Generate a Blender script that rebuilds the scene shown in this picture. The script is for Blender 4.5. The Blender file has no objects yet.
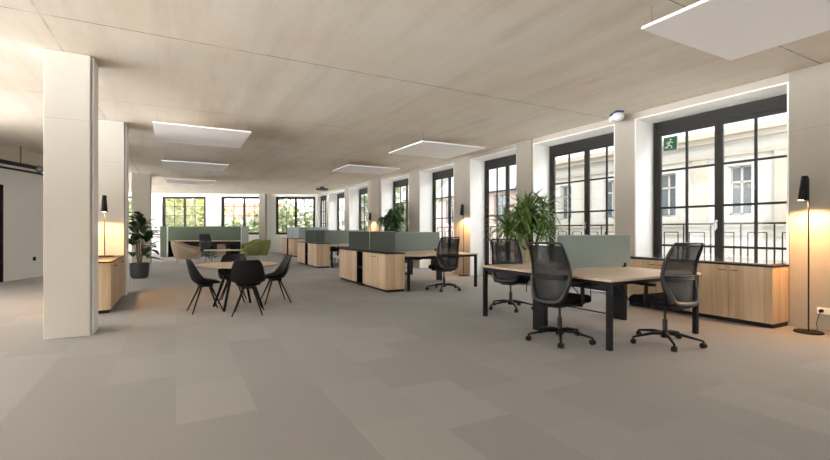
import bpy, math, random
from mathutils import Vector, Matrix
PI = math.pi
random.seed(7)
SC = bpy.context.scene
COL = SC.collection
CEIL = 3.33
SKY = 2.1; UP_GLOW = 14.0
EYE = 1.25

# ------------------------------------------------------------------ materials
def new_mat(name):
    m = bpy.data.materials.new(name); m.use_nodes = True
    nt = m.node_tree; b = nt.nodes['Principled BSDF']
    return m, nt, b
def N(nt, kind, **kw):
    n = nt.nodes.new(kind)
    for k, v in kw.items(): setattr(n, k, v)
    return n
def plain(name, col, rough=.5, metal=0., spec=.5, var=0., scale=20.):
    m, nt, b = new_mat(name)
    b.inputs['Base Color'].default_value = (*col, 1); b.inputs['Roughness'].default_value = rough
    b.inputs['Metallic'].default_value = metal; b.inputs['Specular IOR Level'].default_value = spec
    if var:
        tc = N(nt, 'ShaderNodeTexCoord'); no = N(nt, 'ShaderNodeTexNoise'); no.inputs['Scale'].default_value = scale
        no.inputs['Detail'].default_value = 5
        r = N(nt, 'ShaderNodeValToRGB')
        r.color_ramp.elements[0].position = .3; r.color_ramp.elements[1].position = .7
        r.color_ramp.elements[0].color = (*[c*(1-var) for c in col], 1)
        r.color_ramp.elements[1].color = (*[min(1, c*(1+var)) for c in col], 1)
        nt.links.new(tc.outputs['Object'], no.inputs['Vector']); nt.links.new(no.outputs['Fac'], r.inputs['Fac'])
        nt.links.new(r.outputs['Color'], b.inputs['Base Color'])
    return m
def math_n(nt, op, a, b=None, c=None):
    n = N(nt, 'ShaderNodeMath', operation=op)
    for i, v in enumerate((a, b, c)):
        if v is None: continue
        if hasattr(v, 'is_output'): nt.links.new(v, n.inputs[i])
        else: n.inputs[i].default_value = v
    return n.outputs[0]
def mixc(nt, fac, a, b, mode='MIX'):
    n = N(nt, 'ShaderNodeMix', data_type='RGBA', blend_type=mode)
    for s, v in ((n.inputs[0], fac), (n.inputs[6], a), (n.inputs[7], b)):
        if hasattr(v, 'is_output'): nt.links.new(v, s)
        elif isinstance(v, (int, float)): s.default_value = v
        else: s.default_value = (*v, 1)
    return n.outputs[2]
def noise(nt, vec, scale, detail=4, rough=.5, sc=(1, 1, 1)):
    mp = N(nt, 'ShaderNodeMapping'); mp.inputs['Scale'].default_value = sc
    nt.links.new(vec, mp.inputs['Vector'])
    n = N(nt, 'ShaderNodeTexNoise'); n.inputs['Scale'].default_value = scale
    n.inputs['Detail'].default_value = detail; n.inputs['Roughness'].default_value = rough
    nt.links.new(mp.outputs[0], n.inputs['Vector']); return n.outputs['Fac']
def ramp(nt, fac, p0, p1, c0=(0, 0, 0), c1=(1, 1, 1)):
    r = N(nt, 'ShaderNodeValToRGB'); e = r.color_ramp.elements
    e[0].position = p0; e[1].position = p1; e[0].color = (*c0, 1); e[1].color = (*c1, 1)
    nt.links.new(fac, r.inputs['Fac']); return r.outputs['Color']

def wood(name, c0, c1, axis):
    """pale oak with grain running along the given object axis, laid in strips"""
    m, nt, b = new_mat(name)
    tc = N(nt, 'ShaderNodeTexCoord'); v = tc.outputs['Object']
    s1 = [14, 14, 14]; s1[axis] = .9
    s2 = [60, 60, 60]; s2[axis] = 2.0
    g1 = noise(nt, v, 1, 5, .6, s1); g2 = noise(nt, v, 1, 3, .6, s2)
    sp = N(nt, 'ShaderNodeSeparateXYZ'); nt.links.new(v, sp.inputs[0])
    o = [sp.outputs[i] for i in range(3) if i != axis]
    u = math_n(nt, 'ADD', math_n(nt, 'FLOOR', math_n(nt, 'MULTIPLY', o[0], 9.3)), math_n(nt, 'MULTIPLY', math_n(nt, 'FLOOR', math_n(nt, 'MULTIPLY', o[1], 9.3)), 7.0))
    wn = N(nt, 'ShaderNodeTexWhiteNoise', noise_dimensions='1D'); nt.links.new(u, wn.inputs['W'])
    f = math_n(nt, 'ADD', math_n(nt, 'MULTIPLY', g1, .55), math_n(nt, 'ADD', math_n(nt, 'MULTIPLY', g2, .25), math_n(nt, 'MULTIPLY', wn.outputs['Value'], .28)))
    c = ramp(nt, f, .3, .8, c0, c1)
    nt.links.new(c, b.inputs['Base Color']); b.inputs['Roughness'].default_value = .5
    b.inputs['Specular IOR Level'].default_value = .35
    return m

def concrete(name, base, dark, warm, seams=None, streak=(1, 1, 1), amt=.5):
    m, nt, b = new_mat(name)
    tc = N(nt, 'ShaderNodeTexCoord'); v = tc.outputs['Object']
    big = noise(nt, v, .45, 5, .6); mid = noise(nt, v, 1.0, 5, .65, streak); fine = noise(nt, v, 14, 5, .7)
    c = mixc(nt, ramp(nt, big, .35, .75), base, warm)
    c = mixc(nt, math_n(nt, 'MULTIPLY', ramp(nt, mid, .45, .75), amt), c, dark)
    c = mixc(nt, math_n(nt, 'MULTIPLY', ramp(nt, fine, .5, .8), .16), c, dark)
    pit = N(nt, 'ShaderNodeTexVoronoi'); pit.inputs['Scale'].default_value = 9
    nt.links.new(v, pit.inputs['Vector'])
    c = mixc(nt, math_n(nt, 'MULTIPLY', math_n(nt, 'LESS_THAN', pit.outputs['Distance'], .07), .35), c, dark)
    if seams:
        sp = N(nt, 'ShaderNodeSeparateXYZ'); nt.links.new(v, sp.inputs[0])
        for ax, p, w, k in seams:
            jit = math_n(nt, 'MULTIPLY', math_n(nt, 'SUBTRACT', noise(nt, v, 6, 3), .5), .012)
            d = math_n(nt, 'ABSOLUTE', math_n(nt, 'ADD', math_n(nt, 'SUBTRACT', sp.outputs[ax], p), jit))
            ln = math_n(nt, 'LESS_THAN', d, w)
            brk = ramp(nt, noise(nt, v, 3.0, 4), .3, .5)
            c = mixc(nt, math_n(nt, 'MULTIPLY', math_n(nt, 'MULTIPLY', ln, brk), k), c, (.16, .12, .08))
            st = N(nt, 'ShaderNodeMapRange'); nt.links.new(d, st.inputs[0]); st.inputs[1].default_value = 0; st.inputs[2].default_value = .16
            st.inputs[3].default_value = 1; st.inputs[4].default_value = 0
            stn = ramp(nt, noise(nt, v, 1.3, 4), .5, .72)
            c = mixc(nt, math_n(nt, 'MULTIPLY', math_n(nt, 'MULTIPLY', st.outputs[0], stn), .35), c, (.42, .31, .17))
    nt.links.new(c, b.inputs['Base Color']); b.inputs['Roughness'].default_value = .85
    b.inputs['Specular IOR Level'].default_value = .2
    bp = N(nt, 'ShaderNodeBump'); bp.inputs['Strength'].default_value = .15; bp.inputs['Distance'].default_value = .01
    nt.links.new(fine, bp.inputs['Height']); nt.links.new(bp.outputs[0], b.inputs['Normal'])
    return m

def carpet():
    m, nt, b = new_mat('carpet')
    tc = N(nt, 'ShaderNodeTexCoord'); v = tc.outputs['Object']
    sp = N(nt, 'ShaderNodeSeparateXYZ'); nt.links.new(v, sp.inputs[0])
    X, Y = sp.outputs[0], sp.outputs[1]
    ix = math_n(nt, 'FLOOR', math_n(nt, 'DIVIDE', X, .5))
    off = math_n(nt, 'MULTIPLY', ix, .37)
    yy = math_n(nt, 'ADD', math_n(nt, 'DIVIDE', Y, .8), off)
    iy = math_n(nt, 'FLOOR', yy)
    cb = N(nt, 'ShaderNodeCombineXYZ'); nt.links.new(ix, cb.inputs[0]); nt.links.new(iy, cb.inputs[1])
    wn = N(nt, 'ShaderNodeTexWhiteNoise', noise_dimensions='3D'); nt.links.new(cb.outputs[0], wn.inputs['Vector'])
    t = ramp(nt, wn.outputs['Value'], .45, .95)
    c = mixc(nt, t, CARPET_A, CARPET_B)
    fx = math_n(nt, 'ABSOLUTE', math_n(nt, 'SUBTRACT', math_n(nt, 'FRACT', math_n(nt, 'DIVIDE', X, .5)), .5))
    fy = math_n(nt, 'ABSOLUTE', math_n(nt, 'SUBTRACT', math_n(nt, 'FRACT', yy), .5))
    g = math_n(nt, 'MAXIMUM', math_n(nt, 'GREATER_THAN', fx, .494), math_n(nt, 'GREATER_THAN', fy, .497))
    c = mixc(nt, math_n(nt, 'MULTIPLY', g, .22), c, (.17, .15, .13))
    # fine ribbed loops, direction turns from tile to tile
    turn = math_n(nt, 'GREATER_THAN', wn.outputs['Value'], .5)
    co = mixc(nt, turn, X, Y)
    rib = math_n(nt, 'SINE', math_n(nt, 'MULTIPLY', N_first(nt, co), 420))
    fz = noise(nt, v, 260, 2, .6)
    c = mixc(nt, math_n(nt, 'MULTIPLY', fz, .22), c, (.2, .18, .16))
    bg = noise(nt, v, .8, 4, .6)
    c = mixc(nt, math_n(nt, 'MULTIPLY', ramp(nt, bg, .4, .8), .14), c, (.24, .21, .19))
    nt.links.new(c, b.inputs['Base Color']); b.inputs['Roughness'].default_value = .95
    b.inputs['Specular IOR Level'].default_value = .15
    b.inputs['Sheen Weight'].default_value = .15
    bp = N(nt, 'ShaderNodeBump'); bp.inputs['Strength'].default_value = .12; bp.inputs['Distance'].default_value = .003
    nt.links.new(rib, bp.inputs['Height']); nt.links.new(bp.outputs[0], b.inputs['Normal'])
    return m
def N_first(nt, s):
    n = N(nt, 'ShaderNodeSeparateXYZ'); nt.links.new(s, n.inputs[0]); return n.outputs[0]
CARPET_A = (.205, .191, .182); CARPET_B = (.238, .222, .212)

def glassy():
    m = bpy.data.materials.new('window_glass'); m.use_nodes = True; nt = m.node_tree; nt.nodes.clear()
    o = N(nt, 'ShaderNodeOutputMaterial'); t = N(nt, 'ShaderNodeBsdfTransparent'); g = N(nt, 'ShaderNodeBsdfGlossy')
    t.inputs[0].default_value = (.95, .97, .96, 1); g.inputs['Roughness'].default_value = .02
    fr = N(nt, 'ShaderNodeLayerWeight')
    fac = math_n(nt, 'ADD', math_n(nt, 'MULTIPLY', math_n(nt, 'POWER', fr.outputs['Facing'], 5.0), .45), .02)
    mx = N(nt, 'ShaderNodeMixShader'); nt.links.new(fac, mx.inputs[0])
    nt.links.new(t.outputs[0], mx.inputs[1]); nt.links.new(g.outputs[0], mx.inputs[2]); nt.links.new(mx.outputs[0], o.inputs[0])
    return m
def netting():
    m, nt, b = new_mat('chair_netting')
    b.inputs['Base Color'].default_value = (.004, .0042, .005, 1); b.inputs['Roughness'].default_value = .6
    t = N(nt, 'ShaderNodeBsdfTransparent'); mx = N(nt, 'ShaderNodeMixShader'); mx.inputs[0].default_value = .90
    o = [n for n in nt.nodes if n.type == 'OUTPUT_MATERIAL'][0]
    nt.links.new(t.outputs[0], mx.inputs[1]); nt.links.new(b.outputs[0], mx.inputs[2]); nt.links.new(mx.outputs[0], o.inputs[0])
    return m
def emit(name, col, s):
    m, nt, b = new_mat(name)
    b.inputs['Base Color'].default_value = (*col, 1); b.inputs['Emission Color'].default_value = (*col, 1)
    b.inputs['Emission Strength'].default_value = s; return m
def leafmat(name, a, c, scale=3):
    m = plain(name, a, .4, spec=.5)
    nt = m.node_tree; b = nt.nodes['Principled BSDF']
    tc = N(nt, 'ShaderNodeTexCoord'); f = noise(nt, tc.outputs['Object'], scale, 3)
    nt.links.new(ramp(nt, f, .3, .7, a, c), b.inputs['Base Color'])
    return m

M = {}
M['carpet'] = carpet()
SEAMS = [(1, 5.41, .007, .85), (1, 8.48, .006, .6), (1, 2.37, .006, .85), (1, 11.53, .006, .5), (1, 14.6, .006, .5), (1, 17.6, .006, .5), (0, -1.15, .012, .35), (0, 3.1, .004, .12), (0, 5.1, .004, .1)]
M['ceiling'] = concrete('ceiling_concrete', (.74, .69, .61), (.52, .445, .345), (.68, .575, .445), SEAMS, (3.2, .28, 1), .5)
M['pillar'] = concrete('pillar_concrete', (.52, .495, .44), (.40, .37, .315), (.49, .455, .395), [(2, 2.55, .003, .4)], (1, 1, .5), .3)
M['pier'] = concrete('pier_concrete', (.36, .33, .285), (.27, .24, .20), (.33, .295, .25), [(2, 2.55, .003, .4)], (1, 1, .5), .4)
M['plaster'] = plain('beige_plaster', (.44, .40, .345), .85, spec=.2, var=.04, scale=2)
M['white'] = plain('white_plaster', (.86, .85, .83), .8, spec=.2, var=.02, scale=2)
M['oakv'] = wood('oak_vertical', (.42, .285, .165), (.66, .50, .34), 2)
M['oaky'] = wood('oak_lengthwise', (.42, .29, .18), (.62, .48, .335), 0)
M['top'] = wood('desktop_oak', (.44, .325, .225), (.62, .50, .375), 0)
M['black'] = plain('black_metal', (.006, .006, .0065), .5, spec=.2)
M['plastic'] = plain('black_plastic', (.005, .005, .006), .5, spec=.22)
M['grey_plastic'] = plain('grey_plastic', (.011, .012, .014), .42)
M['fabric'] = plain('black_fabric', (.007, .007, .008), .95, spec=.1, var=.2, scale=200)
M['net'] = netting()
M['chrome'] = plain('grey_steel', (.35, .35, .36), .3, metal=.9)
M['brass'] = plain('brushed_brass', (.50, .33, .15), .35, metal=.7)
M['frame'] = plain('dark_window_metal', (.018, .0165, .014), .5, spec=.3)
M['glass'] = glassy()
M['panel'] = plain('acoustic_white', (.93, .91, .90), .9, spec=.1, var=.015, scale=80)
M['sage'] = plain('sage_felt', (.26, .315, .30), .95, spec=.1, var=.06, scale=150)
M['olive'] = plain('dark_green_felt', (.07, .082, .07), .95, spec=.1, var=.08, scale=150)
M['moss'] = plain('mossy_felt', (.10, .125, .095), .95, spec=.1, var=.08, scale=120)
M['greyfelt'] = plain('grey_felt', (.30, .33, .35), .95, spec=.1, var=.06, scale=120)
M['piping'] = plain('pale_piping', (.42, .50, .47), .7)
M['beige_f'] = plain('beige_upholstery', (.50, .41, .31), .95, spec=.1, var=.08, scale=90)
M['green_f'] = plain('olive_upholstery', (.19, .20, .075), .95, spec=.1, var=.1, scale=90)
M['leaf_big'] = leafmat('broad_leaf', (.010, .032, .010), (.028, .07, .022))
M['leaf_long'] = leafmat('long_leaf', (.05, .12, .02), (.24, .37, .09), 9)
M['leaf_mid'] = leafmat('oval_leaf', (.018, .05, .018), (.07, .13, .045))
M['stem'] = plain('brown_stem', (.12, .09, .05), .8, var=.2)
M['soil'] = plain('soil', (.04, .03, .02), .95, var=.3, scale=40)
M['pot_black'] = plain('charcoal_pot', (.03, .032, .036), .6)
M['pot_tan'] = plain('woven_tan', (.45, .36, .17), .8, var=.2, scale=60)
M['socket'] = plain('white_plastic', (.75, .74, .72), .4)
M['blue'] = plain('blue_plastic', (.01, .04, .11), .4)
M['lens'] = plain('milky_plastic', (.72, .74, .76), .25)
M['warm'] = emit('warm_lamp', (1, .62, .30), 12)
M['sign_green'] = plain('sign_green', (.008, .075, .034), .5)
M['sign_white'] = plain('sign_white', (.42, .56, .40), .5)
M['duct'] = plain('dark_pipe', (.02, .018, .016), .5)
M['facade'] = plain('pale_render', (.34, .325, .305), .9, var=.03, scale=.8)
M['stone'] = plain('warm_stone', (.29, .255, .215), .9, var=.08, scale=2)
M['slate'] = plain('slate_roof', (.2, .21, .22), .8, var=.15, scale=3)
M['pink'] = plain('pink_render', (.40, .31, .285), .9, var=.04, scale=.8)
M['redroof'] = plain('red_roof', (.33, .12, .08), .8, var=.2, scale=3)
M['darkglass'] = plain('dark_glass', (.07, .085, .10), .1, spec=.8)
M['bounce_paving'] = plain('bounce_paving', (.62, .60, .58), .9, var=.1, scale=3)  # unseen street colour raised to bounce daylight up onto the ceiling
M['bark'] = plain('bark', (.13, .10, .07), .9, var=.3, scale=8)
M['tree_y'] = leafmat('autumn_leaves', (.40, .36, .09), (.26, .30, .10), .5)
M['tree_g'] = leafmat('green_leaves', (.13, .17, .08), (.28, .30, .15), .5)

# ------------------------------------------------------------------ mesh builder
class MB:
    def __init__(s): s.v = []; s.f = []
    def add(s, vs, fs, mat=None):
        o = len(s.v)
        s.v += [tuple(mat @ Vector(p)) if mat else tuple(p) for p in vs]
        s.f += [[i+o for i in f] for f in fs]; return s
    def box(s, x0, x1, y0, y1, z0, z1, mat=None):
        vs = [(x, y, z) for z in (z0, z1) for y in (y0, y1) for x in (x0, x1)]
        return s.add(vs, [(0, 2, 3, 1), (4, 5, 7, 6), (0, 1, 5, 4), (2, 6, 7, 3), (0, 4, 6, 2), (1, 3, 7, 5)], mat)
    def tube(s, pts, rad, n=8, caps=True, flat=None):
        """swept round (or flattened) tube through the points; rad is a number or a list"""
        P = [Vector(p) for p in pts]
        if not isinstance(rad, (list, tuple)): rad = [rad]*len(P)
        rings = []; up = None
        for i, p in enumerate(P):
            t = (P[min(i+1, len(P)-1)]-P[max(i-1, 0)]).normalized()
            if up is None:
                a = Vector((0, 0, 1)) if abs(t.z) < .9 else Vector((1, 0, 0))
                up = t.cross(a).normalized()
            else:
                up = (up - t*up.dot(t)).normalized()
            w = t.cross(up)
            rings.append([p + (up*math.cos(2*PI*k/n) + w*math.sin(2*PI*k/n)*(flat or 1))*rad[i] for k in range(n)])
        vs = [q for r in rings for q in r]; fs = []
        for i in range(len(P)-1):
            for k in range(n):
                fs.append((i*n+k, i*n+(k+1) % n, (i+1)*n+(k+1) % n, (i+1)*n+k))
        if caps: fs.append(tuple(reversed(range(n)))); fs.append(tuple((len(P)-1)*n+k for k in range(n)))
        return s.add(vs, fs)
    def lathe(s, prof, n=24, c=(0, 0, 0)):
        vs = []; fs = []
        for r, z in prof:
            for k in range(n):
                a = 2*PI*k/n; vs.append((c[0]+r*math.cos(a), c[1]+r*math.sin(a), c[2]+z))
        for i in range(len(prof)-1):
            for k in range(n):
                fs.append((i*n+k, i*n+(k+1) % n, (i+1)*n+(k+1) % n, (i+1)*n+k))
        if prof[0][0] > 1e-5: fs.append(tuple(reversed(range(n))))
        if prof[-1][0] > 1e-5: fs.append(tuple((len(prof)-1)*n+k for k in range(n)))
        return s.add(vs, fs)
    def prism(s, poly, y0, y1):
        """polygon in x,z extruded along y"""
        n = len(poly); vs = [(x, y0, z) for x, z in poly]+[(x, y1, z) for x, z in poly]
        fs = [tuple(range(n)), tuple(reversed(range(n, 2*n)))]+[(i, i+n, (i+1) % n+n, (i+1) % n) for i in range(n)]
        return s.add(vs, fs)
    def slab(s, poly, z0, z1):
        n = len(poly); vs = [(x, y, z0) for x, y in poly]+[(x, y, z1) for x, y in poly]
        fs = [tuple(reversed(range(n))), tuple(range(n, 2*n))]+[(i, (i+1) % n, (i+1) % n+n, i+n) for i in range(n)]
        return s.add(vs, fs)
    def grid(s, fn, nu, nv):
        vs = [fn(i/nu, j/nv) for j in range(nv+1) for i in range(nu+1)]
        fs = [(j*(nu+1)+i, j*(nu+1)+i+1, (j+1)*(nu+1)+i+1, (j+1)*(nu+1)+i) for j in range(nv) for i in range(nu)]
        return s.add(vs, fs)
    def build(s, name, mat, parent=None, bevel=0, smooth=False, solid=0, sub=0, loc=None, rz=0, seg=2):
        me = bpy.data.meshes.new(name); me.from_pydata(s.v, [], s.f); me.update()
        o = bpy.data.objects.new(name, me); COL.objects.link(o)
        me.materials.append(M[mat])
        if parent: o.parent = parent
        if loc: o.location = loc
        if rz: o.rotation_euler = (0, 0, rz)
        if smooth: me.shade_smooth()
        if solid:
            k = o.modifiers.new('s', 'SOLIDIFY'); k.thickness = abs(solid); k.offset = -1 if solid > 0 else 1
        if bevel:
            k = o.modifiers.new('b', 'BEVEL'); k.width = bevel; k.segments = seg; k.limit_method = 'ANGLE'
        if sub:
            k = o.modifiers.new('u', 'SUBSURF'); k.levels = sub; k.render_levels = sub
        return o
def tag(o, label=None, cat=None, group=None, kind=None):
    if label: o['label'] = label
    if cat: o['category'] = cat
    if group: o['group'] = group
    if kind: o['kind'] = kind
    return o
def empty(name, loc=(0, 0, 0), rz=0, label=None, cat=None, group=None, kind=None):
    o = bpy.data.objects.new(name, None); COL.objects.link(o); o.empty_display_size = .1
    o.location = loc; o.rotation_euler = (0, 0, rz); return tag(o, label, cat, group, kind)
KIDS = {}
def copy_tree(o, parent=None):
    c = o.copy(); COL.objects.link(c)
    if parent: c.parent = parent
    for ch in [x for x in bpy.data.objects if x.parent == o]: copy_tree(ch, c)
    return c
def az(deg): return -math.radians(deg)      # compass heading: 0 looks down the room, 90 to the windows
def rrect(hx, hy, r, n=5):
    p = []
    for cx, cy, a0 in ((hx-r, hy-r, 0), (-hx+r, hy-r, 90), (-hx+r, -hy+r, 180), (hx-r, -hy+r, 270)):
        for k in range(n+1):
            a = math.radians(a0+90*k/n); p.append((cx+r*math.cos(a), cy+r*math.sin(a)))
    return p

# ------------------------------------------------------------------ setting
XW, XG, XO = 7.10, 7.55, 7.68
BC = (7.1, 24.7); BL = (-6.0, 31.1)          # the end wall runs askew
BD = Vector((BL[0]-BC[0], BL[1]-BC[1], 0)); BLEN = BD.length; BD.normalize(); BN = Vector((BD.y, -BD.x, 0))
if BN.y < 0: BN = -BN                        # outward
m = MB(); m.slab([(-9, -5), (XO, -5), (XO, 25.5), (7.1, 25.8), (-6.5, 32), (-9, 32)], -.25, 0)
tag(m.build('floor', 'carpet'), 'grey-beige carpet tile floor', None, None, 'structure')
m = MB(); m.slab([(-9, -5), (XO, -5), (XO, 25.5), (7.1, 25.8), (-6.5, 32), (-9, 32)], CEIL, CEIL+.3)
tag(m.build('ceiling', 'ceiling'), 'raw board-marked concrete ceiling', None, None, 'structure')

WIN = [(2.71, 4.92), (5.32, 7.43), (7.96, 9.85), (10.64, 12.69), (13.45, 15.75), (17.15, 19.42), (20.06, 22.6), (22.85, 24.62), (-.45, 1.75), (-3.3, -1.1)]
HD = 3.215
m = MB()
ys = sorted(WIN); prev = -5
rev = MB()
for a, b in ys:
    m.box(XW, XO, prev, a, 0, CEIL); m.box(XW, XO, a, b, HD, CEIL)
    prev = b
m.box(XW, XO, prev, 25.5, 0, CEIL)
tag(m.build('wall_right', 'plaster'), 'beige plastered window wall', None, None, 'structure')
for i, (a, b) in enumerate(ys):              # white reveals and soffit of each window niche
    XG_ = XG if i != len(ys)-1 else 7.24
    t = MB(); t.box(XW-.004, XG_+.02, b-.02, b, 0, HD); t.box(XW-.004, XG_+.02, a, a+.02, 0, HD); t.box(XW-.004, XG_+.02, a+.02, b-.02, HD-.02, HD)
    tag(t.build('trim_%d' % (i+1), 'white'), 'white lining of a window niche', None, None, 'structure')
for y0, y1 in ((1.78, 2.70), (7.45, 7.95), (15.9, 16.8)):   # concrete piers in the window wall
    p = MB(); p.box(XW-.03, XW+.1, y0, y1, 0, CEIL)
    tag(p.build('concrete_pier', 'pier', bevel=.01), 'raw concrete pier in the window wall', None, None, 'structure')

def window(num, w, z0, z1, bars, loc, rz, label, deep=.065, head=.12):
    """casement pair, local x along the wall, local -y into the room"""
    f = MB(); t = .075
    f.box(0, t, -deep/2, deep/2, z0, z1); f.box(w-t, w, -deep/2, deep/2, z0, z1)
    f.box(t, w-t, -deep/2, deep/2, z1-head, z1); f.box(t, w-t, -deep/2, deep/2, z0, z0+.06)
    root = f.build('window_%d' % num, 'frame', bevel=.006, loc=loc, rz=rz); tag(root, label, None, None, 'structure')
    mid = w/2; s = .062
    for k, (a, b) in enumerate(((t, mid), (mid, w-t))):
        g = MB(); zt = z1-head; zb = z0+.06
        g.box(a, a+s, -.03, .012, zb, zt); g.box(b-s, b, -.03, .012, zb, zt)
        g.box(a+s, b-s, -.03, .012, zt-s, zt); g.box(a+s, b-s, -.03, .012, zb, zb+(.22 if z0 < .3 else s))
        c = (a+b)/2
        mw = .02 if z0 < .3 else .013
        g.box(c-mw, c+mw, -.022, .006, zb+s, zt-s)
        for z in bars: g.box(a+s, b-s, -.020, .005, z-mw*.9, z+mw*.9)
        so = g.build('sash', 'frame', root, bevel=.004)
        p = MB(); p.box(a+s, b-s, -.006, .0, zb+s, zt-s); p.build('glass_pane', 'glass', root)
        if k == 0:
            h = MB(); h.box(b-.04, b-.012, -.042, -.03, 1.28, 1.42) if z0 < .3 else h.box(b-.04, b-.012, -.042, -.03, z0+.3, z0+.42)
            zc = 1.38 if z0 < .3 else z0+.38
            h.tube([(b-.026, -.03, zc), (b-.026, -.08, zc)], .009); h.tube([(b-.026, -.08, zc+.01), (b-.026, -.08, zc-.13)], .011)
            tag(h.build('handle', 'chrome', so), 'light metal window handle')
    return root
desc = ['with a green emergency exit sign on its upper pane, above the oak cabinets', 'behind the sage desk screen and the arching palm', 'with the pink house outside, left of the arching palm', 'behind the nearest cluster of screens and cabinets',
        'behind the drooping oval-leaved plant', 'narrow strip just right of the far corner, third', 'second from the far corner', 'at the far corner', 'out of view beside the camera', 'out of view behind the camera']
for i, (a, b) in enumerate(WIN):
    window(i+1, b-a-.04, .02, HD-.02, (2.31, 1.65, .99), (XG+.08 if i != 7 else 7.30, b-.02, 0), -PI/2, 'dark floor-length casement window '+desc[i], head=.20)
    r = MB(); L = b-a                         # french balcony rail outside
    y0, y1 = a-.0, b+.0; x = XO+.12
    for z in (1.36, .22): r.box(x-.018, x+.018, y0, y1, z-.014, z+.014)
    r.box(x-.01, x+.01, y0, y1, .70, .716)
    n = 5
    for k in range(n+1):
        yy = y0+(y1-y0)*k/n; r.box(x-.009, x+.009, yy-.009, yy+.009, .22, 1.36)
    for k in range(n):
        ya = y0+(y1-y0)*(k+.22)/n; yb = y0+(y1-y0)*(k+.78)/n
        for q in (ya, yb): r.box(x-.007, x+.007, q-.007, q+.007, .30, 1.22)
        for z in (1.22, .30): r.box(x-.007, x+.007, ya, yb, z-.007, z+.007)
    for q in (y0+.05, y1-.05):
        for z in (1.3, .3): r.box(XO-.01, x, q-.01, q+.01, z-.01, z+.01)
    if i < 8:
        tag(r.build('balcony_railing', 'frame'), ['dark balcony railing outside the window with the exit sign', 'dark balcony railing outside the window behind the arching palm', 'dark balcony railing outside the window facing the pink house', 'dark balcony railing outside the fourth window from the right', 'dark balcony railing outside the window behind the drooping plant', 'dark balcony railing outside the third window from the far corner', 'dark balcony railing outside the second window from the far corner', 'dark balcony railing outside the window at the far corner'][i], 'railing', 'balcony railings')

# end wall with its windows: (distance from corner start, end)
def bpt(s, off=0): return (BC[0]+BD.x*s+BN.x*off, BC[1]+BD.y*s+BN.y*off)
F_ = Vector((math.sin(math.radians(28.62)), math.cos(math.radians(28.62)), 0)); R_ = Vector((F_.y, -F_.x, 0))
def fr(l, d): q = R_*l+F_*d; return (q.x, q.y, 0)
def lx(px, d): return (px-415)/438*d
def s_at(px, off=0):      # where along the end wall a bearing meets it
    d = F_+R_*((px-415)/438)
    o = Vector((BC[0]+BN.x*off, BC[1]+BN.y*off, 0))
    # o + BD*s = d*t
    den = BD.x*(-d.y)+d.x*BD.y
    s = (-(o.x)*(-d.y) - d.x*(o.y))/den
    return s
BW = [(s_at(315.5, .1), s_at(276, .1)), (s_at(266.5, .1), s_at(222, .1)), (s_at(206.5, .1), s_at(163, .1)), (s_at(139, .1), s_at(96, .1))]
angB = math.atan2(BD.y, BD.x)
TB = .35
m = MB(); mt = Matrix.Translation((BC[0], BC[1], 0)) @ Matrix.Rotation(angB, 4, 'Z')
# local: x along wall from the corner, -y is outward when BN = (BD.y,-BD.x) else +y
sg = 1 if (Matrix.Rotation(angB, 4, 'Z') @ Vector((0, 1, 0))).dot(BN) > 0 else -1
def bb(x0, x1, z0, z1, y0=0, y1=TB): m.box(x0, x1, min(sg*y0, sg*y1), max(sg*y0, sg*y1), z0, z1, mt)
prev = -.3
for a, b in BW:
    bb(prev, a, 0, CEIL); bb(a, b, 0, 1.02); bb(a, b, 3.18, CEIL); prev = b
bb(prev, BLEN, 0, CEIL)
tag(m.build('wall_back', 'white'), 'white end wall', None, None, 'structure')
for i, (a, b) in enumerate(BW):
    p = bpt(a if sg < 0 else b, .12)
    # window local -y must face the room
    rz = angB if sg > 0 else angB+PI
    st = a if sg > 0 else b
    p = bpt(st, .12)
    window(11+i, b-a, 1.02, 3.18, (2.62, 2.09, 1.56), (p[0], p[1], 0), rz, ['dark casement window in the end wall, rightmost, with green trees outside', 'dark casement window in the end wall with a red roof outside', 'dark casement window in the end wall with yellow foliage outside', 'dark casement window in the end wall behind the far pillar'][i], head=.07)

# left partition with concrete band above and a black-framed door
LP0 = Vector((-3.71, 14.13, 0)); LD = Vector((.53, 1.31, 0)).normalized(); angL = math.atan2(LD.y, LD.x)
mt = Matrix.Translation(LP0) @ Matrix.Rotation(angL, 4, 'Z')
m = MB(); m.box(0.0, 2.6, 0, .2, 0, 2.98, mt); m.box(-1.15, 0, 0, .2, 2.36, 2.98, mt); m.box(-3.0, -1.15, 0, .2, 0, 2.98, mt)
m.box(2.4, 2.6, .2, 4, 0, 2.98, mt)
M['bright'] = plain('bright_plaster', (.93, .925, .92), .8, spec=.2)
tag(m.build('wall_left', 'bright'), 'white partition wall behind the near pillar', None, None, 'structure')
m = MB(); m.box(-3.0, 2.6, -.02, .22, 2.98, CEIL, mt)
tag(m.build('trim_20', 'ceiling'), 'concrete downstand above the white partition', None, None, 'structure')
m = MB(); m.box(-1.15, -1.09, -.02, .2, 0, 2.36, mt); m.box(-.06, 0.02, -.02, .2, 0, 2.36, mt); m.box(-1.15, 0.02, -.02, .2, 2.30, 2.36, mt)
d = m.build('door_1', 'black'); tag(d, 'black-framed door in the white partition', None, None, 'structure')
p = MB(); p.box(-1.09, -.06, .05, .1, 0, 2.3, mt); p.build('door_leaf', 'frame', d)
m = MB(); m.box(-9, -6.8, -5.2, -5, 0, CEIL); m.box(-3.5, XO, -5.2, -5, 0, CEIL); m.box(-6.8, -3.5, -5.2, -5, 0, .9); tag(m.build('wall_behind', 'plaster'), 'unseen wall behind the camera, shaped to limit light, with an added opening', None, None, 'structure')  # unseen; solid to cut rear light, opening added to brighten the partition
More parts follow.
